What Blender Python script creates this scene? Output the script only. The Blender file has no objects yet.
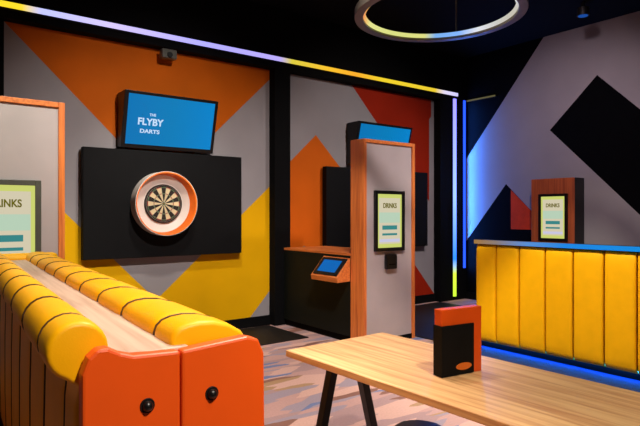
import bpy, bmesh, math, random
from math import sin, cos, pi, radians, sqrt
from mathutils import Vector, Matrix
random.seed(7)
SC = bpy.context.scene
COL = SC.collection

# ------------------------------------------------------------------ colour / materials
def lin(c):
    r = []
    for v in c:
        v /= 255.0
        r.append(v / 12.92 if v <= .04045 else ((v + .055) / 1.055) ** 2.4)
    return (r[0], r[1], r[2], 1.0)

def new_mat(name):
    m = bpy.data.materials.new(name); m.use_nodes = True
    nt = m.node_tree
    return m, nt, nt.nodes['Principled BSDF']

def mat(name, rgb, rough=.6, metal=0., var=.12, scale=9., bump=0., bscale=120., spec=.5, coat=0.):
    """plain surface with a slight noise variation of its own colour"""
    m, nt, b = new_mat(name)
    c = lin(rgb)
    tc = nt.nodes.new('ShaderNodeTexCoord')
    n = nt.nodes.new('ShaderNodeTexNoise'); n.inputs['Scale'].default_value = scale; n.inputs['Detail'].default_value = 4
    nt.links.new(tc.outputs['Object'], n.inputs['Vector'])
    r = nt.nodes.new('ShaderNodeValToRGB')
    r.color_ramp.elements[0].position = .3; r.color_ramp.elements[1].position = .7
    r.color_ramp.elements[0].color = tuple(v * (1 - var) for v in c[:3]) + (1,)
    r.color_ramp.elements[1].color = tuple(min(1, v * (1 + var)) for v in c[:3]) + (1,)
    nt.links.new(n.outputs['Fac'], r.inputs['Fac'])
    nt.links.new(r.outputs['Color'], b.inputs['Base Color'])
    b.inputs['Roughness'].default_value = rough
    b.inputs['Metallic'].default_value = metal
    b.inputs['Specular IOR Level'].default_value = spec
    b.inputs['Coat Weight'].default_value = coat
    if bump:
        n2 = nt.nodes.new('ShaderNodeTexNoise'); n2.inputs['Scale'].default_value = bscale
        nt.links.new(tc.outputs['Object'], n2.inputs['Vector'])
        bp = nt.nodes.new('ShaderNodeBump'); bp.inputs['Strength'].default_value = bump; bp.inputs['Distance'].default_value = .01
        nt.links.new(n2.outputs['Fac'], bp.inputs['Height']); nt.links.new(bp.outputs['Normal'], b.inputs['Normal'])
    return m

def wood(name, dark, light, axis='Y', rough=.4, scale=3.):
    m, nt, b = new_mat(name)
    tc = nt.nodes.new('ShaderNodeTexCoord'); mp = nt.nodes.new('ShaderNodeMapping')
    s = {'X': (.6, 14, 14), 'Y': (14, .6, 14), 'Z': (14, 14, .6)}[axis]
    mp.inputs['Scale'].default_value = s
    nt.links.new(tc.outputs['Object'], mp.inputs['Vector'])
    n = nt.nodes.new('ShaderNodeTexNoise'); n.inputs['Scale'].default_value = scale; n.inputs['Detail'].default_value = 6; n.inputs['Distortion'].default_value = .6
    nt.links.new(mp.outputs['Vector'], n.inputs['Vector'])
    r = nt.nodes.new('ShaderNodeValToRGB')
    r.color_ramp.elements[0].position = .32; r.color_ramp.elements[1].position = .62
    r.color_ramp.elements[0].color = lin(dark); r.color_ramp.elements[1].color = lin(light)
    nt.links.new(n.outputs['Fac'], r.inputs['Fac']); nt.links.new(r.outputs['Color'], b.inputs['Base Color'])
    b.inputs['Roughness'].default_value = rough
    bp = nt.nodes.new('ShaderNodeBump'); bp.inputs['Strength'].default_value = .08; bp.inputs['Distance'].default_value = .004
    nt.links.new(n.outputs['Fac'], bp.inputs['Height']); nt.links.new(bp.outputs['Normal'], b.inputs['Normal'])
    return m

def glow(name, rgb, strength, ramp=None, axis='X', lo=0., hi=1.):
    """something that gives off light; ramp = LED colours along an object axis"""
    m, nt, b = new_mat(name)
    b.inputs['Base Color'].default_value = (.004, .004, .004, 1)
    b.inputs['Roughness'].default_value = .5; b.inputs['Specular IOR Level'].default_value = .08
    b.inputs['Emission Strength'].default_value = strength
    if not ramp:
        b.inputs['Emission Color'].default_value = lin(rgb)
    else:
        tc = nt.nodes.new('ShaderNodeTexCoord'); sp = nt.nodes.new('ShaderNodeSeparateXYZ')
        nt.links.new(tc.outputs['Object'], sp.inputs[0])
        mr = nt.nodes.new('ShaderNodeMapRange'); mr.inputs['From Min'].default_value = lo; mr.inputs['From Max'].default_value = hi
        nt.links.new(sp.outputs[axis], mr.inputs['Value'])
        r = nt.nodes.new('ShaderNodeValToRGB')
        els = r.color_ramp.elements
        while len(els) < len(ramp): els.new(.5)
        for e, (p, c) in zip(els, ramp):
            e.position = p; e.color = lin(c)
        nt.links.new(mr.outputs[0], r.inputs['Fac']); nt.links.new(r.outputs['Color'], b.inputs['Emission Color'])
    return m

M = {}
M['black'] = mat('matt_black_paint', (8, 8, 9), .8, spec=.1)
M['ceil'] = mat('black_ceiling_paint', (10, 10, 11), .9, spec=.1)
M['board'] = mat('black_board', (11, 11, 12), .7, spec=.15)
M['metal'] = mat('black_metal', (16, 16, 17), .45, 0, spec=.4)
M['plastic'] = mat('black_plastic', (14, 14, 15), .35, spec=.4)
M['greyframe'] = mat('grey_frame', (84, 83, 75), .35, spec=.4)
M['ringmetal'] = mat('ring_metal', (120, 112, 100), .4, .3)
M['cabinet'] = mat('dark_green_black_laminate', (15, 18, 13), .6, spec=.2)
M['grey'] = mat('wall_grey', (150, 144, 145), .8, spec=.12, var=.05, scale=2)
M['yellow'] = mat('wall_yellow', (228, 170, 0), .75, spec=.12, var=.05, scale=2)
M['orange'] = mat('wall_orange', (196, 92, 8), .75, spec=.12, var=.08, scale=2)
M['orange2'] = mat('wall_orange_bright', (208, 96, 14), .75, spec=.12, var=.06, scale=2)
M['red'] = mat('wall_red', (160, 36, 10), .75, spec=.12, var=.08, scale=2)
M['wblack'] = mat('wall_black', (6, 6, 8), .9, spec=.05)
M['vinyl'] = mat('yellow_vinyl', (240, 172, 0), .45, spec=.3, var=.04, bump=.05, bscale=300)
M['vinylB'] = mat('yellow_vinyl_matt', (242, 176, 0), .6, spec=.15, var=.04, bump=.05, bscale=300)
M['orangepanel'] = mat('orange_panel', (226, 82, 8), .45, var=.05, scale=5)
M['brown'] = mat('brown_carcass', (90, 46, 16), .6)
M['seam'] = mat('dark_seam', (62, 30, 6), .6)
M['floorglow'] = mat('painted_blue_floor_glow', (24, 58, 112), .6, spec=.2)  # blue LED glow on the floor, painted in as base colour
M['rubber'] = mat('black_rubber', (24, 20, 18), .55, spec=.3, bump=.1)
M['patch'] = mat('wall_orange_red', (214, 62, 12), .7, spec=.12)
M['seat'] = mat('tan_seat_vinyl', (190, 120, 30), .45)
M['table'] = wood('table_oak', (196, 140, 92), (230, 184, 128), 'Y', .38)
M['ledge'] = wood('pale_ledge_wood', (176, 146, 126), (200, 172, 152), 'Y', .5)
M['owood'] = wood('orange_wood', (196, 98, 44), (232, 132, 62), 'Z', .45)
M['owoodY'] = wood('orange_wood_flat', (196, 98, 44), (232, 132, 62), 'Y', .45)
M['rwood'] = wood('red_wood', (150, 68, 36), (186, 92, 50), 'Z', .45)
M['panel'] = mat('grey_beige_panel', (178, 164, 164), .6, var=.05, scale=3)
M['white'] = mat('white_surround', (225, 212, 200), .55, var=.03)
M['ringo'] = mat('orange_ring', (235, 110, 25), .5)
M['chrome'] = mat('brushed_metal', (150, 145, 140), .3, .9)
M['cream'] = mat('sisal_cream', (222, 205, 160), .8)
M['sisal'] = mat('sisal_black', (38, 30, 24), .8)
M['dred'] = mat('sisal_red', (170, 40, 30), .8)
M['dgreen'] = mat('sisal_green', (60, 110, 60), .8)
M['wire'] = mat('wire', (190, 185, 175), .3, .8)
M['cardo'] = mat('orange_print', (220, 110, 30), .5)

def carpet():
    m, nt, b = new_mat('patterned_carpet')
    tc = nt.nodes.new('ShaderNodeTexCoord')
    mp = nt.nodes.new('ShaderNodeMapping'); mp.inputs['Rotation'].default_value = (0, 0, radians(22)); mp.inputs['Scale'].default_value = (1.2, 5.5, 1)
    nt.links.new(tc.outputs['Object'], mp.inputs['Vector'])
    v = nt.nodes.new('ShaderNodeTexVoronoi'); v.inputs['Scale'].default_value = 1.6; v.distance = 'MANHATTAN'
    nt.links.new(mp.outputs['Vector'], v.inputs['Vector'])
    sp = nt.nodes.new('ShaderNodeSeparateColor'); nt.links.new(v.outputs['Color'], sp.inputs[0])
    r = nt.nodes.new('ShaderNodeValToRGB'); r.color_ramp.interpolation = 'CONSTANT'
    cols = [(0, (190, 150, 142)), (.22, (170, 138, 136)), (.42, (208, 166, 152)), (.6, (136, 94, 80)), (.74, (158, 142, 152)), (.86, (172, 136, 100)), (.94, (110, 122, 160))]
    els = r.color_ramp.elements
    while len(els) < len(cols): els.new(.5)
    for e, (p, c) in zip(els, cols): e.position = p; e.color = lin(c)
    nt.links.new(sp.outputs[0], r.inputs['Fac'])
    n = nt.nodes.new('ShaderNodeTexNoise'); n.inputs['Scale'].default_value = 60; nt.links.new(tc.outputs['Object'], n.inputs['Vector'])
    mx = nt.nodes.new('ShaderNodeMix'); mx.data_type = 'RGBA'; mx.blend_type = 'MULTIPLY'; mx.inputs['Factor'].default_value = .5
    nt.links.new(r.outputs['Color'], mx.inputs['A']); nt.links.new(n.outputs['Color'], mx.inputs['B'])
    r2 = nt.nodes.new('ShaderNodeMapRange'); nt.links.new(n.outputs['Fac'], r2.inputs['Value']); r2.inputs['To Min'].default_value = .6; r2.inputs['To Max'].default_value = 1.2
    nt.links.new(r2.outputs[0], mx.inputs['B'])
    nt.links.new(mx.outputs['Result'], b.inputs['Base Color'])
    b.inputs['Roughness'].default_value = .7
    return m
M['carpet'] = carpet()
M['led_top'] = glow('led_pixel_strip', None, 1.2, [(0, (235, 205, 40)), (.105, (240, 210, 40)), (.13, (185, 190, 255)), (.22, (205, 190, 245)), (.36, (170, 165, 255)), (.505, (175, 160, 240)), (.53, (205, 190, 60)), (.62, (235, 180, 40)), (.68, (235, 160, 40)), (.75, (225, 195, 40)), (.91, (220, 190, 45)), (.94, (215, 205, 230)), (1, (190, 190, 255))], 'X', 0.2, 7.9)
M['led_corner'] = glow('led_corner', None, 2.2, [(0, (150, 190, 40)), (.13, (170, 190, 50)), (.2, (30, 110, 240)), (.5, (125, 155, 255)), (.8, (125, 135, 255)), (1, (130, 120, 255))], 'Z', 0.0, 3.6)
M['led_deep'] = glow('led_deep', (30, 70, 255), 2.5)
M['led_dim'] = glow('led_dim', (150, 140, 90), .35)
M['led_blue'] = glow('led_blue', (10, 120, 255), 34.)
M['led_cap'] = glow('led_cap', None, .8, [(0, (0, 150, 235)), (.4, (20, 140, 235)), (.62, (90, 150, 230)), (.8, (150, 140, 150)), (1, (170, 150, 110))], 'Y', 2.0, 3.95)
M['led_ring'] = glow('led_ring', None, 1.05, [(0, (235, 150, 80)), (.06, (225, 225, 140)), (.25, (215, 220, 130)), (.50, (220, 220, 130)), (.58, (120, 175, 235)), (.74, (130, 180, 250)), (.86, (225, 228, 235)), (1, (190, 185, 170))], 'X', -.66, .66)
M['led_warm'] = glow('led_warm', (255, 120, 25), 1.3)
M['scr'] = glow('screen_blue', None, .95, [(0, (0, 118, 185)), (.5, (0, 126, 188)), (1, (0, 132, 205))], 'X', -.5, .5)
M['scr2'] = glow('touchscreen_blue', (0, 105, 190), .9)
M['logo'] = glow('screen_logo', (200, 225, 250), 1.)
M['p_bg'] = glow('poster_yellow', (218, 226, 120), .85)
M['p_in'] = glow('poster_cream', (226, 216, 186), .85)
M['p_mint'] = glow('poster_mint', (196, 222, 196), .85)
M['p_teal'] = glow('poster_teal', (60, 146, 146), .8)
M['p_lilac'] = glow('poster_lilac', (214, 212, 240), .85)
M['p_text'] = glow('poster_olive', (120, 112, 20), .7)
M['spot_blue'] = glow('stage_lens_blue', (20, 80, 170), .8)

# ------------------------------------------------------------------ mesh helpers
def BM(): return bmesh.new()
def box(bm, x0, x1, y0, y1, z0, z1, mi=0):
    v = [bm.verts.new(p) for p in ((x0,y0,z0),(x1,y0,z0),(x1,y1,z0),(x0,y1,z0),(x0,y0,z1),(x1,y0,z1),(x1,y1,z1),(x0,y1,z1))]
    for q in ((3,2,1,0),(4,5,6,7),(0,1,5,4),(1,2,6,5),(2,3,7,6),(3,0,4,7)):
        f = bm.faces.new([v[i] for i in q]); f.material_index = mi
    return bm
def prism(bm, prof, axis, a0, a1, mi=0):
    """extrude a closed 2D outline along an axis ('X': prof=(y,z); 'Y': prof=(x,z); 'Z': prof=(x,y))"""
    def P(p, a): return {'X': (a, p[0], p[1]), 'Y': (p[0], a, p[1]), 'Z': (p[0], p[1], a)}[axis]
    A = [bm.verts.new(P(p, a0)) for p in prof]; B = [bm.verts.new(P(p, a1)) for p in prof]
    n = len(prof)
    fs = [bm.faces.new(A[::-1]), bm.faces.new(B)]
    for i in range(n): fs.append(bm.faces.new((A[i], A[(i+1) % n], B[(i+1) % n], B[i])))
    for f in fs: f.material_index = mi
    bmesh.ops.recalc_face_normals(bm, faces=fs)
    return bm
def bar(bm, p, q, w, d=None, seg=0):
    """straight member between two points: square (seg=0) or round"""
    p, q = Vector(p), Vector(q); d = d or w
    z = (q - p); L = z.length; z.normalize()
    up = Vector((0, 1, 0)) if abs(z.y) < .9 else Vector((1, 0, 0))
    x = up.cross(z).normalized(); y = z.cross(x)
    if seg: ring = [(cos(2*pi*i/seg)*w/2, sin(2*pi*i/seg)*w/2) for i in range(seg)]
    else: ring = [(-w/2,-d/2),(w/2,-d/2),(w/2,d/2),(-w/2,d/2)]
    A = [bm.verts.new(p + x*a + y*b) for a, b in ring]; B = [bm.verts.new(q + x*a + y*b) for a, b in ring]
    n = len(ring); fs = [bm.faces.new(A[::-1]), bm.faces.new(B)]
    for i in range(n): fs.append(bm.faces.new((A[i], A[(i+1)%n], B[(i+1)%n], B[i])))
    bmesh.ops.recalc_face_normals(bm, faces=fs)
    return bm
def lathe(bm, prof, axis='Z', seg=48, closed=False, c=(0,0,0)):
    """revolve (r, h) outline round an axis"""
    rings = []
    for r, h in prof:
        ring = []
        for i in range(seg):
            a = 2*pi*i/seg
            p = {'Z': (r*cos(a), r*sin(a), h), 'Y': (r*cos(a), h, r*sin(a)), 'X': (h, r*cos(a), r*sin(a))}[axis]
            ring.append(bm.verts.new(Vector(p) + Vector(c)))
        rings.append(ring)
    fs = []
    m = len(rings)
    for k in range(m if closed else m-1):
        A, B = rings[k], rings[(k+1) % m]
        for i in range(seg): fs.append(bm.faces.new((A[i], A[(i+1)%seg], B[(i+1)%seg], B[i])))
    if not closed:
        if prof[0][0] > 1e-5: fs.append(bm.faces.new(rings[0][::-1]))
        if prof[-1][0] > 1e-5: fs.append(bm.faces.new(rings[-1]))
    bmesh.ops.recalc_face_normals(bm, faces=fs)
    return bm
def obj(name, bm, mats, parent=None, bevel=0., smooth=False, label=None):
    me = bpy.data.meshes.new(name); bm.to_mesh(me); bm.free()
    for m in (mats if isinstance(mats, (list, tuple)) else [mats]): me.materials.append(M[m] if isinstance(m, str) else m)
    if smooth:
        for p in me.polygons: p.use_smooth = True
    o = bpy.data.objects.new(name, me); COL.objects.link(o)
    if parent: o.parent = parent
    if bevel:
        b = o.modifiers.new('bevel', 'BEVEL'); b.width = bevel; b.segments = 2; b.limit_method = 'ANGLE'
    if label: o['label'] = label
    return o
def tag(o, label, cat, group=None):
    o['label'] = label; o['category'] = cat
    if group: o['group'] = group
    return o
def thing(name, label, cat, loc=(0,0,0), rotz=0., group=None):
    o = bpy.data.objects.new(name, None); COL.objects.link(o)
    o.empty_display_size = .1
    o.location = loc; o.rotation_euler = (0, 0, rotz)
    return tag(o, label, cat, group)
def struct(name, bm, mats, bevel=0.):
    o = obj(name, bm, mats, None, bevel); o['kind'] = 'structure'; return o
def text(name, body, size, m, parent, mtx, ext=.001, align='CENTER', sx=1.):
    cu = bpy.data.curves.new(name, 'FONT'); cu.body = body; cu.size = size; cu.extrude = ext; cu.align_x = align; cu.align_y = 'CENTER'; cu.offset = size*.03
    t = bpy.data.objects.new(name, cu); COL.objects.link(t)
    dg = bpy.context.evaluated_depsgraph_get()
    me = bpy.data.meshes.new_from_object(t.evaluated_get(dg))
    bpy.data.objects.remove(t)
    me.transform(mtx @ Matrix.Diagonal((sx, 1, 1, 1)))
    me.materials.clear(); me.materials.append(M[m])
    o = bpy.data.objects.new(name, me); COL.objects.link(o); o.parent = parent
    return o
FACE_Y = Matrix.Rotation(pi/2, 4, 'X')                    # lettering that faces -Y

# ------------------------------------------------------------------ room
YW, XW, ZC = 6.44, 8.07, 4.27
XL, YB = -3.2, -3.2
YP = 6.30                                                 # front of posts and bulkhead
struct('floor', box(BM(), XL, XW, YB, YW, -.1, 0), 'carpet')
struct('ceiling', box(BM(), XL, XW, YB, YW, ZC, ZC + .1), 'ceil')

def painted_wall(name, plane, lo, hi, regions, mats):
    """wall slab whose room face is cut along painted outlines; regions = [(material index, outline)], later ones on top"""
    (a0, z0), (a1, z1) = lo, hi
    bm = BM()
    v = [bm.verts.new((a, 0, z)) for a, z in ((a0,z0),(a1,z0),(a1,z1),(a0,z1))]
    bm.faces.new(v)
    for _, poly in regions:
        for i in range(len(poly)):
            p, q = Vector((poly[i][0], 0, poly[i][1])), Vector((poly[(i+1) % len(poly)][0], 0, poly[(i+1) % len(poly)][1]))
            d = q - p
            nrm = Vector((-d.z, 0, d.x))
            if nrm.length < 1e-6: continue
            bmesh.ops.bisect_plane(bm, geom=bm.verts[:] + bm.edges[:] + bm.faces[:], plane_co=p, plane_no=nrm.normalized(), dist=1e-5)
    def inside(pt, poly):
        c = False; n = len(poly)
        for i in range(n):
            (x1, y1), (x2, y2) = poly[i], poly[(i+1) % n]
            if (y1 > pt[1]) != (y2 > pt[1]) and pt[0] < (x2-x1)*(pt[1]-y1)/(y2-y1) + x1: c = not c
        return c
    for f in bm.faces:
        c = f.calc_center_median()
        for mi, poly in regions:
            if inside((c.x, c.z), poly): f.material_index = mi
    box(bm, a0, a1, .005, .1, z0, z1)
    for w in bm.verts:
        if plane[0] == 'Y': w.co = Vector((w.co.x, plane[1] + w.co.y, w.co.z))
        else: w.co = Vector((plane[1] + w.co.y, w.co.x, w.co.z))
    return struct(name, bm, mats)

# dart wall: grey with orange and yellow chevrons
Vx, Vz = 2.52, 1.84                                       # tip of the orange V in the first bay
bay1 = [
    (1, [(.86, 3.47), (Vx, Vz), (4.19, 3.47), (4.19, 3.6), (.6, 3.6)]),
    (2, [(.70, 2.285), (2.46, .48), (4.2, 2.01), (4.2, .62), (3.62, 0), (1.25, 0), (.7, .62)]),
]
bay2 = [
    (3, [(5.42, 3.55), (6.55, 2.42), (7.3, 3.17), (7.3, 3.55)]),
    (4, [(4.28, 2.14), (4.83, 2.642), (6.1, 1.40), (6.1, .1), (5.92, .1), (4.62, 1.05), (4.4, .9), (4.28, 1.0)]),
    (3, [(6.55, 2.42), (7.25, 1.72), (7.25, 3.17)]),
    (3, [(6.4, 1.2), (7.42, .08), (6.4, .08)]),
]
painted_wall('wall_far', ('Y', YW), (XL, 0), (XW, ZC), bay1 + bay2, ['grey', 'orange', 'yellow', 'red', 'orange2'])
# right wall: grey band between black fields, big black diamond, black and red peak
rw = [
    (1, [(6.44, 2.31), (4.826, 4.258), (4.7, 4.4), (6.6, 4.4), (6.6, 2.31)]),
    (1, [(3.98, 3.511), (4.712, 2.80), (3.396, 1.486), (2.664, 2.2)]),
    (1, [(5.491, 2.0), (6.46, .83), (6.46, 0), (4.0, 0), (4.0, .56)]),
    (2, [(5.40, 1.90), (5.0, 1.52), (5.0, 1.25), (5.40, 1.25)]),
]
painted_wall('wall_right', ('X', XW), (YB, 0), (YW, ZC), rw, ['grey', 'wblack', 'patch'])
struct('wall_near', box(BM(), XL, XW, YB - .1, YB, 0, ZC), 'wblack')
struct('wall_left', box(BM(), XL - .1, XL, YB, YW, 0, ZC), 'wblack')
struct('trim_1', box(BM(), XL, XW, YP, YW, 3.456, ZC), 'black')             # bulkhead
struct('trim_2', box(BM(), .58, .855, YP, YW, 0, 3.456), 'black')           # post left of the first bay
struct('trim_3', box(BM(), 4.04, 4.29, YP, YW, 0, 3.456), 'black')           # post between the bays
struct('trim_4', box(BM(), 7.37, XW, YP, YW, 0, 3.456), 'black')            # corner post
struct('baseboard_far', box(box(BM(), .855, 4.04, YW - .03, YW, 0, .13), 4.29, 7.37, YW - .03, YW, 0, .13), 'black')
struct('floor_glow_strip', box(BM(), 4.80, 5.42, 1.06, 3.94, 0, .004), 'floorglow')  # added strip; its blue colour carries the LED light along the booth
struct('baseboard_right', box(BM(), XW - .03, XW, YB, YP, 0, .12), 'black')

# ------------------------------------------------------------------ LED strips
def strip(name, label, mt, b, chan):
    r = thing(name, label, 'led light', b[0])
    bm = BM(); box(bm, *chan); obj('channel', bm, 'black', r)
    bm = BM(); box(bm, *b[1]); obj('diffuser', bm, mt, r)
    return r
strip('led_strip', 'long colour-changing LED strip along the black bulkhead above the dart boards', 'led_top', ((0, YP, 3.58), (XL + .05, 7.80, -.035, -.012, -.027, .027)), (XL + .05, 7.82, -.013, 0, -.05, .05))
strip('led_strip', 'upright blue LED strip on the black post in the far corner', 'led_corner', ((7.72, YP, 0), (-.03, .035, -.035, -.012, .07, 3.5)), (-.06, .065, -.013, 0, .03, 3.53))
strip('led_strip', 'second thin deep blue LED strip in the corner against the right wall', 'led_deep', ((7.985, YP, 0), (-.02, .02, -.035, -.012, .55, 3.5)), (-.03, .03, -.013, 0, .5, 3.53))
strip('led_strip', 'short dim LED strip high on the right wall next to the corner', 'led_dim', ((XW, 5.97, 3.5), (-.03, -.012, -.28, .3, -.012, .012)), (-.013, 0, -.3, .32, -.02, .02))

# ------------------------------------------------------------------ ring light
rg = thing('ring_light', 'large round ring light hanging below the black ceiling', 'ceiling light', (3.83, 3.29, 3.25), radians(-37.3))
obj('ring', lathe(BM(), [(.67, .0), (.745, .0), (.745, .07), (.67, .07)], 'Z', 96, True), 'ringmetal', rg, .004)
obj('diffuser', lathe(BM(), [(.648, .022), (.669, .022), (.669, .056), (.648, .056)], 'Z', 96, True), 'led_ring', rg)
for a in (63.9, 183.9, 303.9):
    p = (.70*cos(radians(a)), .70*sin(radians(a)))
    obj('suspension_cable', bar(BM(), (p[0], p[1], .05), (p[0], p[1], ZC - 3.25), .018, seg=8), 'ringmetal', rg)
for a in (63.9, 183.9, 303.9):
    p = (.70*cos(radians(a)), .70*sin(radians(a)))
    obj('ceiling_cup', lathe(BM(), [(.04, ZC - 3.25 - .03), (.04, ZC - 3.25)], 'Z', 16, c=(p[0], p[1], 0)), 'metal', rg)

# ------------------------------------------------------------------ monitors above the boards
def monitor(x, label, logo):
    r = thing('monitor', label, 'screen', (x, YW, 2.25), 0, 'monitors above the dart boards')
    w = .535
    prof = [(0, .02), (-.135, .0), (-.295, .62), (-.02, .62)]
    obj('housing', prism(BM(), prof, 'X', -w - .03, w + .03), 'plastic', r, .006)
    # tilted front
    n = Vector((0, -.62, -.16)).normalized()
    ux, uz = Vector((1,0,0)), Vector((0, -.16, .62)).normalized()
    c = Vector((0, -.215, .31)) + n*.001
    def quad(bm, a0, a1, b0, b1, t):
        vs = []
        for k in (0, t):
            for a, b in ((a0,b0),(a1,b0),(a1,b1),(a0,b1)): vs.append(bm.verts.new(c + ux*a + uz*b + n*k))
        fs = [bm.faces.new([vs[i] for i in q]) for q in ((3,2,1,0),(4,5,6,7),(0,1,5,4),(1,2,6,5),(2,3,7,6),(3,0,4,7))]
        bmesh.ops.recalc_face_normals(bm, faces=fs)
        return bm
    s = obj('screen', quad(BM(), -w + .015, w - .015, -.275, .285, .006), 'scr', r)
    if logo:
        mt = Matrix.Translation(c + n*.008 + ux*-.235 + uz*.055) @ Matrix(((1,0,0,0),(0,uz.y,-n.y*-1,0),(0,uz.z,n.z,0),(0,0,0,1)))
        mt = Matrix.Translation(c + n*.008 + ux*-.255 + uz*-.015) @ Matrix(((ux.x, uz.x, n.x, 0), (ux.y, uz.y, n.y, 0), (ux.z, uz.z, n.z, 0), (0, 0, 0, 1)))
        text('logo_text', 'FLYBY', .108, 'logo', s, mt)
        text('logo_text', 'DARTS', .06, 'logo', s, mt @ Matrix.Translation((0, -.105, 0)), sx=1.25)
        text('logo_text', 'THE', .04, 'logo', s, mt @ Matrix.Translation((.02, .085, 0)))
    return r
monitor(2.565, 'black framed monitor with blue screen and white logo above the round dartboard', True)
monitor(5.97, 'black framed monitor with plain blue screen behind the top of the tall pillar', False)

# ------------------------------------------------------------------ dart back boards
def backboard(x0, x1, z0, z1, label):
    r = thing('dart_backboard', label, 'dart backboard', ((x0+x1)/2, YW, z0), 0, 'black dart backboards')
    w = (x1 - x0)/2; h = z1 - z0
    obj('panel', box(BM(), -w, w, -.12, -.03, 0, h), 'board', r, .006)
    obj('edge_band', box(BM(), -w + .02, w - .02, -.03, -.001, .02, h - .02), 'black', r)
    return r
backboard(1.605, 3.545, 1.0, 2.23, 'wide black backboard carrying the round dartboard')
backboard(4.93, 7.08, .97, 2.19, 'black backboard partly hidden behind the tall orange-sided pillar')

# ------------------------------------------------------------------ dartboard in its lit ring
db = thing('dartboard', 'round dartboard in a white and orange lighted ring on black backboard', 'dartboard', (2.485, YW - .12, 1.62))
obj('surround_ring', lathe(BM(), [(.364, -.17), (.37, -.17), (.37, 0), (.364, 0)], 'Y', 72, True), 'white', db, label='pale outer ring')
bm = lathe(BM(), [(.331, -.085), (.338, -.085), (.3645, -.171), (.359, -.173)], 'Y', 72, True)
for v in bm.verts:
    if v.co.y > -.1: v.co.x -= .022
obj('ring_liner', bm, 'ringo', db, label='orange inner lip of the ring')
bm = lathe(BM(), [(.225, -.03), (.24, -.03), (.335, -.086), (.335, -.02), (.225, -.02)], 'Y', 72, True)
for v in bm.verts:
    if v.co.xz.length > .3: v.co.x -= .022
obj('surround_disc', bm, 'white', db, label='white dished surround of the board')
obj('light_strip', lathe(BM(), [(.353, -.172), (.359, -.174), (.357, -.166), (.351, -.164)], 'Y', 72, True), 'led_warm', db)
obj('board_rim', lathe(BM(), [(.0, 0), (.2255, 0), (.2255, -.05), (.222, -.052), (0, -.052)], 'Y', 72), 'sisal', db, label='black outer rim of the board')
bm = BM()
bands = [(.0064, .018, 'b'), (.018, .113, 's'), (.113, .122, 't'), (.122, .186, 's'), (.186, .196, 't')]
cx = -.02
for k in range(20):
    for r0, r1, kd in bands:
        for j in range(2):
            a0 = 2*pi*(k - .5 + j/2)/20; a1 = 2*pi*(k - .5 + (j+1)/2)/20
            y = -.054
            f = bm.faces.new([bm.verts.new((r*sin(a), y, r*cos(a))) for r, a in ((r0,a0),(r1,a0),(r1,a1),(r0,a1))])
            f.material_index = {'b': 3, 's': k % 2, 't': 2 if k % 2 else 3}[kd]
f = bm.faces.new([bm.verts.new((.0064*sin(2*pi*i/16), -.054, .0064*cos(2*pi*i/16))) for i in range(16)]); f.material_index = 2
bmesh.ops.recalc_face_normals(bm, faces=bm.faces[:])
obj('scoring_face', bm, ['sisal', 'cream', 'dred', 'dgreen'], db, label='dark and cream scoring segments')
bm = BM()
for r in (.018, .113, .122, .186, .196):
    lathe(bm, [(r - .0008, -.056), (r + .0008, -.056), (r + .0008, -.054), (r - .0008, -.054)], 'Y', 60, True)
for k in range(20):
    a = 2*pi*(k - .5)/20
    bar(bm, (.016*sin(a), -.055, .016*cos(a)), (.196*sin(a), -.055, .196*cos(a)), .0016)
obj('wire_spider', bm, 'wire', db)
obj('number_ring', lathe(BM(), [(.208, -.056), (.211, -.056), (.211, -.052), (.208, -.052)], 'Y', 60, True), 'wire', db)
# ------------------------------------------------------------------ small camera on the wall top
wc = thing('dart_camera', 'small grey sensor high on the orange wall above the monitor', 'camera', (2.55, YW, 3.36))
obj('mount_arm', bar(BM(), (0, 0, .04), (0, -.12, .04), .02, seg=10), 'greyframe', wc)
obj('body', box(BM(), -.09, .09, -.2, -.1, -.04, .07), 'greyframe', wc, .012)
obj('lens', lathe(BM(), [(.03, -.215), (.035, -.2), (.035, -.198)], 'Y', 20), 'plastic', wc)

# ------------------------------------------------------------------ dart mats
for x0, x1, y0, y1, lb in ((.92, 3.98, 5.45, 6.36, 'black rubber floor mat below the round dartboard'), (5.06, 7.34, 4.3, 6.28, 'black rubber floor mat to the right of the tall grey pillar')):
    mt = obj('floor_mat', box(BM(), x0, x1, y0, y1, 0, .012), 'rubber', None, .004)
    tag(mt, lb, 'mat', 'dart bay floor mats')

# ------------------------------------------------------------------ display pillars
def pillar(x0, x1, y, label):
    r = thing('display_pillar', label, 'pillar', ((x0+x1)/2, y, 0), 0, 'display pillars beside the dart bays')
    w = (x1 - x0)/2; h = 2.35
    obj('carcass', box(BM(), -w, w, 0, .2, 0, h), 'owood', r, .004, label='orange wood sides')
    obj('front_panel', box(BM(), -w + .045, w - .045, -.012, 0, .06, h - .04), 'panel', r, label='grey front panel')
    for a, b in ((-w, -w + .045), (w - .045, w)):
        obj('edge_trim', box(BM(), a, b, -.03, 0, 0, h), 'owood', r, .004)
    obj('edge_trim', box(BM(), -w + .045, w - .045, -.03, 0, h - .04, h), 'owoodY', r, .004)
    obj('plinth', box(BM(), -w + .045, w - .045, -.02, 0, 0, .06), 'black', r)
    return r
P1, P2 = 4.6, 4.7
pillar(.20, 1.03, P1, 'pale panelled pillar with wooden edge behind the yellow padded divider')
pillar(4.175, 5.005, P2, 'tall grey fronted pillar with bright orange side in the middle of the room')

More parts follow.
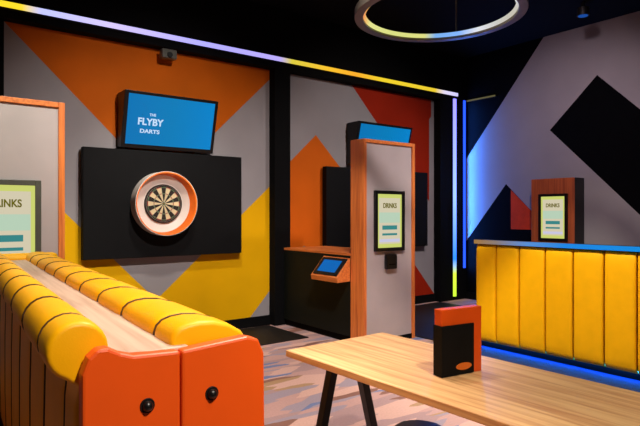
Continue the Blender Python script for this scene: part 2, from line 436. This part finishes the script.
def poster(loc, rotz, w, h, label, frame):
    r = thing('lit_menu_poster', label, 'poster', loc, rotz, 'lit framed posters')
    bm = BM(); t = .04
    for b in ((-w/2, -w/2 + t, 0, h), (w/2 - t, w/2, 0, h), (-w/2 + t, w/2 - t, 0, t), (-w/2 + t, w/2 - t, h - t, h)):
        box(bm, b[0], b[1], -.035, 0, b[2], b[3])
    obj('frame', bm, frame, r, .003)
    s = obj('lit_sheet', box(BM(), -w/2 + t, w/2 - t, -.018, 0, t, h - t), 'p_bg', r)
    iw = w/2 - t - .028
    def pan(z0, z1, m, k=1., d=.002):
        o = obj('print_block', box(BM(), -iw*k, iw*k, -.018 - d, -.018, h*z0, h*z1), m, s)
    pan(.12, .88, 'p_in'); pan(.47, .64, 'p_mint', .98, .004); pan(.355, .425, 'p_teal', .7, .004); pan(.26, .295, 'p_teal', .7, .004); pan(.15, .20, 'p_lilac', .96, .004)
    text('title_text', 'DRINKS', .078, 'p_text', s, Matrix.Translation((0, -.024, h*.75)) @ FACE_Y, sx=.8)
    return r
poster((.625, P1 - .012, 1.05), 0, .475, .70, 'lit poster on the pale pillar behind the yellow padded divider', 'greyframe')
poster((4.577, P2 - .012, 1.07), 0, .475, .70, 'lit black framed poster on the tall grey pillar in the middle', 'plastic')
rd = thing('card_reader', 'small black box on the tall grey pillar just under its poster', 'card reader', (4.59, P2 - .012, .86))
obj('body', box(BM(), -.085, .085, -.05, 0, 0, .17), 'plastic', rd, .012)
obj('slot', box(BM(), -.05, .05, -.054, -.05, .05, .062), 'black', rd)

# ------------------------------------------------------------------ counter with its sloping console
ct = thing('counter', 'dark counter with thin wooden top running from wall post to tall pillar', 'counter', (4.18, 4.91, 0))
obj('body', box(BM(), 0, .70, 0, 1.38, .08, 1.015), 'cabinet', ct, .004)
obj('worktop', box(BM(), 0, .72, 0, 1.385, 1.015, 1.045), 'owoodY', ct, .004, label='thin orange wood top')
obj('plinth', box(BM(), .03, .70, 0, 1.38, 0, .08), 'black', ct)
cs = thing('touch_console', 'small wooden console with sloping blue touchscreen on the dark counter side', 'console', (4.18, 4.91, .70))
prof = [(0, .02), (-.19, .015), (-.20, .07), (0, .29)]
obj('body', prism(BM(), prof, 'Y', 0, .50), 'owoodY', cs, .004)
nn = Vector((-.22, 0, .20)).normalized(); ss = Vector((.20, 0, .22)).normalized(); c0 = Vector((-.10, .25, .18))
def slab(bm, a, b0, b1, t0, t1):
    vs = [bm.verts.new(c0 + Vector((0,1,0))*y + ss*s + nn*t) for t in (t0, t1) for y, s in ((-a,b0),(a,b0),(a,b1),(-a,b1))]
    fs = [bm.faces.new([vs[i] for i in q]) for q in ((3,2,1,0),(4,5,6,7),(0,1,5,4),(1,2,6,5),(2,3,7,6),(3,0,4,7))]
    bmesh.ops.recalc_face_normals(bm, faces=fs); return bm
bz = obj('bezel', slab(BM(), .225, -.125, .125, -.004, .012), 'plastic', cs, .003)
obj('screen', slab(BM(), .165, -.085, .085, .012, .015), 'scr2', bz)

# ------------------------------------------------------------------ pillar stub by the right wall
kp = thing('display_cabinet', 'reddish wooden display box against the right wall behind the yellow booth', 'cabinet', (7.80, 4.507, 0))
obj('carcass', box(BM(), .0, .265, -.342, .342, 0, 2.03), 'plastic', kp, .004, label='dark sides')
obj('front_panel', box(BM(), -.02, 0, -.342, .342, .05, 2.03), 'rwood', kp, .004, label='reddish wood front')
poster((7.78, 4.485, 1.10), -pi/2, .455, .70, 'lit black framed poster on the reddish wooden box by right wall', 'plastic')

# ------------------------------------------------------------------ padded yellow divider, near left
LB = thing('padded_divider', 'long yellow padded booth divider with wooden ledge and orange end', 'booth divider', (.492, 1.145, 0), radians(-3.6))
Ld = 3.0
def channel(path, y0, y1, core, n=19):
    """puffy upholstered channel: cross-section path (x,z) swept from y0 to y1, pinched at both seams"""
    bm = BM(); rows = []
    pts = [Vector((p[0], 0, p[1])) for p in path]
    nr = []
    for i in range(len(pts)):
        a, b = pts[max(0, i-1)], pts[min(len(pts)-1, i+1)]
        d = (b - a).normalized(); nr.append(Vector((-d.z, 0, d.x)))
    for k in range(n):
        s = -cos(pi*k/(n-1))
        pin = .012*(1 - sqrt(max(0, 1 - abs(s)**8)))
        y = y0 + (y1 - y0)*(s + 1)/2
        row = [bm.verts.new((p.x - q.x*pin, y, p.z - q.z*pin)) for p, q in zip(pts, nr)]
        row += [bm.verts.new((c[0], y, c[1])) for c in core]
        rows.append(row)
    m = len(rows[0]); fs = []
    for k in range(n-1):
        for i in range(m): fs.append(bm.faces.new((rows[k][i], rows[k][(i+1)%m], rows[k+1][(i+1)%m], rows[k+1][i])))
    fs.append(bm.faces.new(rows[0])); fs.append(bm.faces.new(rows[-1][::-1]))
    bmesh.ops.recalc_face_normals(bm, faces=fs)
    return bm
left_path = [(-.203, .50), (-.208, .7), (-.208, .95), (-.205, 1.10), (-.200, 1.145)]
for i in range(17):
    a = radians(245 - i*16.2)
    left_path.append((-.198 + .062*cos(a), 1.218 + .062*sin(a)))
right_path = [(-.006, 1.19), (-.006, 1.212), (.0, 1.230), (.014, 1.243), (.035, 1.250), (.065, 1.253), (.10, 1.250), (.14, 1.238), (.172, 1.218), (.190, 1.19), (.196, 1.15), (.196, 1.08), (.194, .95), (.19, .7), (.186, .50)]
edges = [.045, .18] + [.18 + (Ld - .04 - .18)*i/9 for i in range(1, 10)]
for i in range(len(edges) - 1):
    obj('padded_channel', channel(left_path, edges[i] + .003, edges[i+1] - .003, [(-.15, 1.16), (-.18, 1.1), (-.18, .5)]), 'vinyl', LB, smooth=True)
for i in range(len(edges) - 1):
    obj('padded_channel', channel(right_path, edges[i] + .003, edges[i+1] - .003, [(.15, .5), (.15, 1.1), (.02, 1.16)]), 'vinyl', LB, smooth=True)
obj('carcass', box(BM(), -.185, .15, .04, Ld - .04, 0, 1.16), 'brown', LB)
obj('ledge', box(BM(), -.165, .03, .03, Ld - .03, 1.16, 1.205), 'ledge', LB, .003, label='pale wooden drinks ledge')
for y in (0., Ld - .04):
    pl = [(-.2, 0), (0, 0), (0, 1.202), (-.10, 1.206), (-.125, 1.214), (-.15, 1.228), (-.17, 1.228), (-.188, 1.212), (-.2, 1.18)]
    obj('end_panel', prism(BM(), pl, 'Y', y, y + .04), 'orangepanel', LB, .006, label='orange end panel')
    pr_ = [(.003, 0), (.2, 0), (.208, .6), (.207, 1.0), (.205, 1.17), (.19, 1.205), (.16, 1.214), (.08, 1.208), (.003, 1.202)]
    obj('end_panel', prism(BM(), pr_, 'Y', y, y + .04), 'orangepanel', LB, .006, label='orange end panel')
for x in (-.072, .072):
    kb = obj('bolt_knob', lathe(BM(), [(0, -.014), (.006, -.013), (.0105, -.008), (.0125, 0)], 'Y', 24, c=(x, 0, 1.098)), 'plastic', LB, smooth=True, label='round black knob')
    obj('washer', lathe(BM(), [(.015, -.003), (.016, 0)], 'Y', 24, c=(x, 0, 1.098)), 'metal', kb)
def piping(path, y, r=.0024):
    bm = BM(); pts = [Vector((p[0], y, p[1])) for p in path]; rows = []
    for i, p in enumerate(pts):
        d = (pts[min(i+1, len(pts)-1)] - pts[max(i-1, 0)]).normalized(); nrm = Vector((-d.z, 0, d.x))
        c = p - nrm*.003
        rows.append([bm.verts.new(c + nrm*r*cos(2*pi*k/8) + Vector((0,1,0))*r*sin(2*pi*k/8)) for k in range(8)])
    for A, B in zip(rows[:-1], rows[1:]):
        for k in range(8): bm.faces.new((A[k], A[(k+1)%8], B[(k+1)%8], B[k]))
    bm.faces.new(rows[0]); bm.faces.new(rows[-1][::-1])
    bmesh.ops.recalc_face_normals(bm, faces=bm.faces[:])
    return bm
for e in edges[1:-1]:
    obj('seam_piping', piping(left_path, e), 'seam', LB, smooth=True, label='dark seam between the yellow channels')
    obj('seam_piping', piping(right_path, e), 'seam', LB, smooth=True, label='dark seam between the yellow channels')
obj('end_cushion', box(BM(), -.20, .19, Ld - .13, Ld - .042, 1.10, 1.245), 'vinyl', LB, .03)
obj('bench_seat', box(BM(), -.66, -.232, .06, Ld - .06, .32, .47), 'seat', LB, .03)
obj('bench_seat', box(BM(), .186, .60, .06, Ld - .06, .32, .47), 'seat', LB, .03)
obj('seat_base', box(BM(), -.62, -.19, .08, Ld - .08, 0, .32), 'brown', LB)
obj('seat_base', box(BM(), .15, .56, .08, Ld - .08, 0, .32), 'brown', LB)

# ------------------------------------------------------------------ yellow booth on the right
RB = thing('padded_booth', 'yellow booth with upright padded panels and blue lit edges at the right', 'booth', (5.2, 2.2, 0))
ys = [3.94, 3.676, 3.394, 3.099, 2.807, 2.51, 2.221, 1.93, 1.64, 1.35, 1.06]
def upright_panel(y0, y1, z0, z1):
    bm = BM(); nu, nv = 13, 15; rows = []
    for j in range(nv):
        t = -cos(pi*j/(nv-1)); row = []
        for i in range(nu):
            s = -cos(pi*i/(nu-1))
            d = .045*(.55 + .45*sqrt(max(0, 1 - abs(s)**7)))*max(0, 1 - abs(t)**14)**.5
            row.append(bm.verts.new((.0 + .045 - d, y0 + (y1-y0)*(s+1)/2, z0 + (z1-z0)*(t+1)/2)))
        rows.append(row)
    fs = []
    for j in range(nv-1):
        for i in range(nu-1): fs.append(bm.faces.new((rows[j][i], rows[j][i+1], rows[j+1][i+1], rows[j+1][i])))
    # close the back
    rim = rows[0] + [r[-1] for r in rows[1:]] + rows[-1][-2::-1] + [r[0] for r in rows[-2:0:-1]]
    bk = [bm.verts.new((.06, v.co.y, v.co.z)) for v in rim]
    n = len(rim)
    for i in range(n): fs.append(bm.faces.new((rim[i], rim[(i+1)%n], bk[(i+1)%n], bk[i])))
    fs.append(bm.faces.new(bk))
    bmesh.ops.recalc_face_normals(bm, faces=fs)
    return bm
for a, b in zip(ys[:-1], ys[1:]):
    obj('padded_panel', upright_panel(b - 2.2 + .007, a - 2.2 - .007, .078, 1.165), 'vinylB', RB, smooth=True)
obj('carcass', box(BM(), .055, .20, 1.06 - 2.2, 1.735, .10, 1.17), 'seam', RB)
obj('top_cap', box(BM(), -.004, .22, 1.05 - 2.2, 1.742, 1.17, 1.205), 'plastic', RB, .004)
obj('cap_light', box(BM(), -.016, -.003, 1.05 - 2.2, 1.742, 1.168, 1.212), glow('cap_glow', None, .95, [(0, (0, 140, 225)), (.45, (20, 135, 230)), (.66, (90, 145, 215)), (.85, (140, 125, 120)), (1, (165, 120, 60))], 'Y', -.2, 1.74), RB, label='thin LED edge turning from dull white to blue')
obj('plinth', box(BM(), .11, .18, 1.06 - 2.2, 1.735, 0, .10), 'black', RB)
obj('floor_light', box(BM(), .065, .10, 1.06 - 2.2, 1.72, .085, .10), 'led_blue', RB, label='blue LED strip under the panels')
obj('bench_seat', box(BM(), .22, .70, 1.10 - 2.2, 1.70, .30, .47), 'seat', RB, .03)
obj('seat_base', box(BM(), .20, .66, 1.12 - 2.2, 1.68, 0, .30), 'brown', RB)

# ------------------------------------------------------------------ table
TB = thing('table', 'light wooden table with black A-frame legs in the foreground', 'table', (2.105, 1.60, 0), radians(1.2))
obj('tabletop', box(BM(), -.375, .375, -1.05, .965, .715, .75), 'table', TB, .004, label='light oak top')
for y in (.82, -.85):
    for s in (-1, 1):
        obj('leg', bar(BM(), (-.06 + s*.085, y, .70), (-.055 + s*.265, y, 0), .048, .048), 'metal', TB, .003)
    obj('leg_plate', box(BM(), -.20, .06, y - .05, y + .05, .695, .715), 'metal', TB)

# black stool tucked under
st = thing('stool', 'low black round stool tucked under the wooden table', 'stool', (2.07, 1.90, 0))
obj('seat', lathe(BM(), [(0, .39), (.12, .39), (.132, .40), (.132, .425), (.122, .433), (0, .436)], 'Z', 40), 'plastic', st, smooth=False)
for k in range(4):
    a = pi/4 + k*pi/2
    obj('leg', bar(BM(), (.09*cos(a), .09*sin(a), .39), (.15*cos(a), .15*sin(a), 0), .022, seg=12), 'metal', st)

# menu holder on the table
MH = thing('menu_holder', 'orange wooden menu holder with black card standing on the table', 'menu holder', (2.112, 1.70, .75), radians(-8))
obj('back_plate', box(BM(), -.125, .125, -.03, .02, .0, .31), 'orangepanel', MH, .003)
cd = obj('card', prism(BM(), [(-.129, .022), (-.129, -.036), (.070, -.036), (.070, -.0305), (-.1255, -.0305), (-.1255, .022)], 'Z', .003, .236), 'board', MH, label='black card with small orange print')
bm = BM()
lathe(bm, [(0, -.0385), (.030, -.0385), (.030, -.036)], 'Y', 24)
bmesh.ops.scale(bm, vec=(1.6, 1, .55), verts=bm.verts[:])
bmesh.ops.translate(bm, vec=(.005, 0, .04), verts=bm.verts[:])
obj('print_motif', bm, 'cardo', cd)

# small stage light on the ceiling
sl = thing('stage_light', 'small blue stage light on the black ceiling at upper right', 'ceiling light', (7.17, 3.72, ZC))
obj('bracket', box(BM(), -.02, .02, -.02, .02, -.06, 0), 'metal', sl)
obj('lamp_body', lathe(BM(), [(.05, -.06), (.075, -.07), (.075, -.17), (.06, -.17)], 'Z', 24), 'metal', sl)
obj('lens', lathe(BM(), [(.06, -.175), (.06, -.168)], 'Z', 24), 'spot_blue', sl)

# ------------------------------------------------------------------ lights: unseen spots added near the ceiling to light each area
def spot(name, loc, target, power, size=60, blend=.7, rgb=(1, .86, .70), r=.08):
    l = bpy.data.lights.new(name, 'SPOT'); l.energy = power; l.spot_size = radians(size); l.spot_blend = blend; l.color = rgb; l.shadow_soft_size = r
    o = bpy.data.objects.new(name, l); COL.objects.link(o); o.location = loc
    o.rotation_euler = (Vector(target) - Vector(loc)).to_track_quat('-Z', 'Y').to_euler()
    return o
spot('bay_spot', (2.3, 2.5, 4.1), (2.6, 6.44, 1.1), 560, 72, 1., (1, .92, .88))
spot('bay_spot', (2.35, 4.5, 4.1), (2.6, 6.44, .2), 250, 62, .8, (1, .93, .82))
spot('bay_spot', (5.6, 2.6, 4.1), (5.7, 6.44, 1.6), 360, 72, 1., (1, .90, .88))
spot('bay_spot', (5.5, 4.5, 4.1), (5.8, 6.44, .2), 70, 62, .8, (1, .90, .84))
spot('divider_spot', (2.0, 2.4, 4.1), (.5, 2.0, 1.2), 470, 65, .8, (1, .90, .76), .1)
spot('divider_spot', (.1, 1.9, 4.1), (.4, 2.0, 1.2), 110, 65, .8, (1, .90, .76), .1)
spot('end_spot', (.9, -1.2, 4.0), (.5, 1.15, .9), 700, 45, .8, (1, .86, .72), .15)  # added behind the camera to light the divider's orange end
spot('pillar_spot', (2.4, 2.2, 4.1), (4.4, 4.7, .7), 430, 50, .9, (1, .90, .88))
spot('pillar_spot', (.6, 2.5, 4.1), (.6, 4.6, 1.4), 440, 50, .8, (1, 1, .86))
spot('table_spot', (1.3, -.2, 4.1), (2.15, 1.75, .8), 430, 60, .8, (1, .90, .74), .1)
spot('booth_spot', (2.7, 2.4, 4.1), (5.2, 2.7, .5), 900, 75, .9, (1, .92, .80))
spot('wall_spot', (5.2, 3.0, 4.15), (8.07, 4.6, 1.8), 240, 85, 1., (1, .80, .92))
spot('floor_spot', (2.2, 3.0, 4.1), (2.2, 3.0, 0), 620, 56, .8, (1, .88, .82))
al = bpy.data.lights.new('corner_led_light', 'AREA'); al.shape = 'RECTANGLE'; al.size = .02; al.size_y = 2.9; al.energy = 44; al.color = (.04, .21, 1)
ao = bpy.data.objects.new('corner_led_light', al); COL.objects.link(ao); ao.location = (7.95, YP - .04, 2.0)
zz = Vector((-.28, .96, 0)); yy = Vector((0, 0, 1)); xx = yy.cross(zz)
ao.rotation_euler = Matrix((xx, yy, zz)).transposed().to_euler()

w = bpy.data.worlds.new('world'); SC.world = w; w.use_nodes = True
w.node_tree.nodes['Background'].inputs[0].default_value = (.02, .02, .022, 1)
w.node_tree.nodes['Background'].inputs[1].default_value = .3

# ------------------------------------------------------------------ camera and view
cam = bpy.data.cameras.new('camera'); co = bpy.data.objects.new('camera', cam); COL.objects.link(co)
co.location = (0, 0, 1.5); co.rotation_euler = (pi/2, 0, radians(-37.3))
cam.sensor_width = 36; cam.lens = 36*557/640; cam.shift_y = .0016; cam.clip_start = .05
SC.camera = co
vs = SC.view_settings
vs.view_transform = 'Standard'; vs.look = 'None'; vs.exposure = 0.; vs.gamma = 1.; vs.use_curve_mapping = False
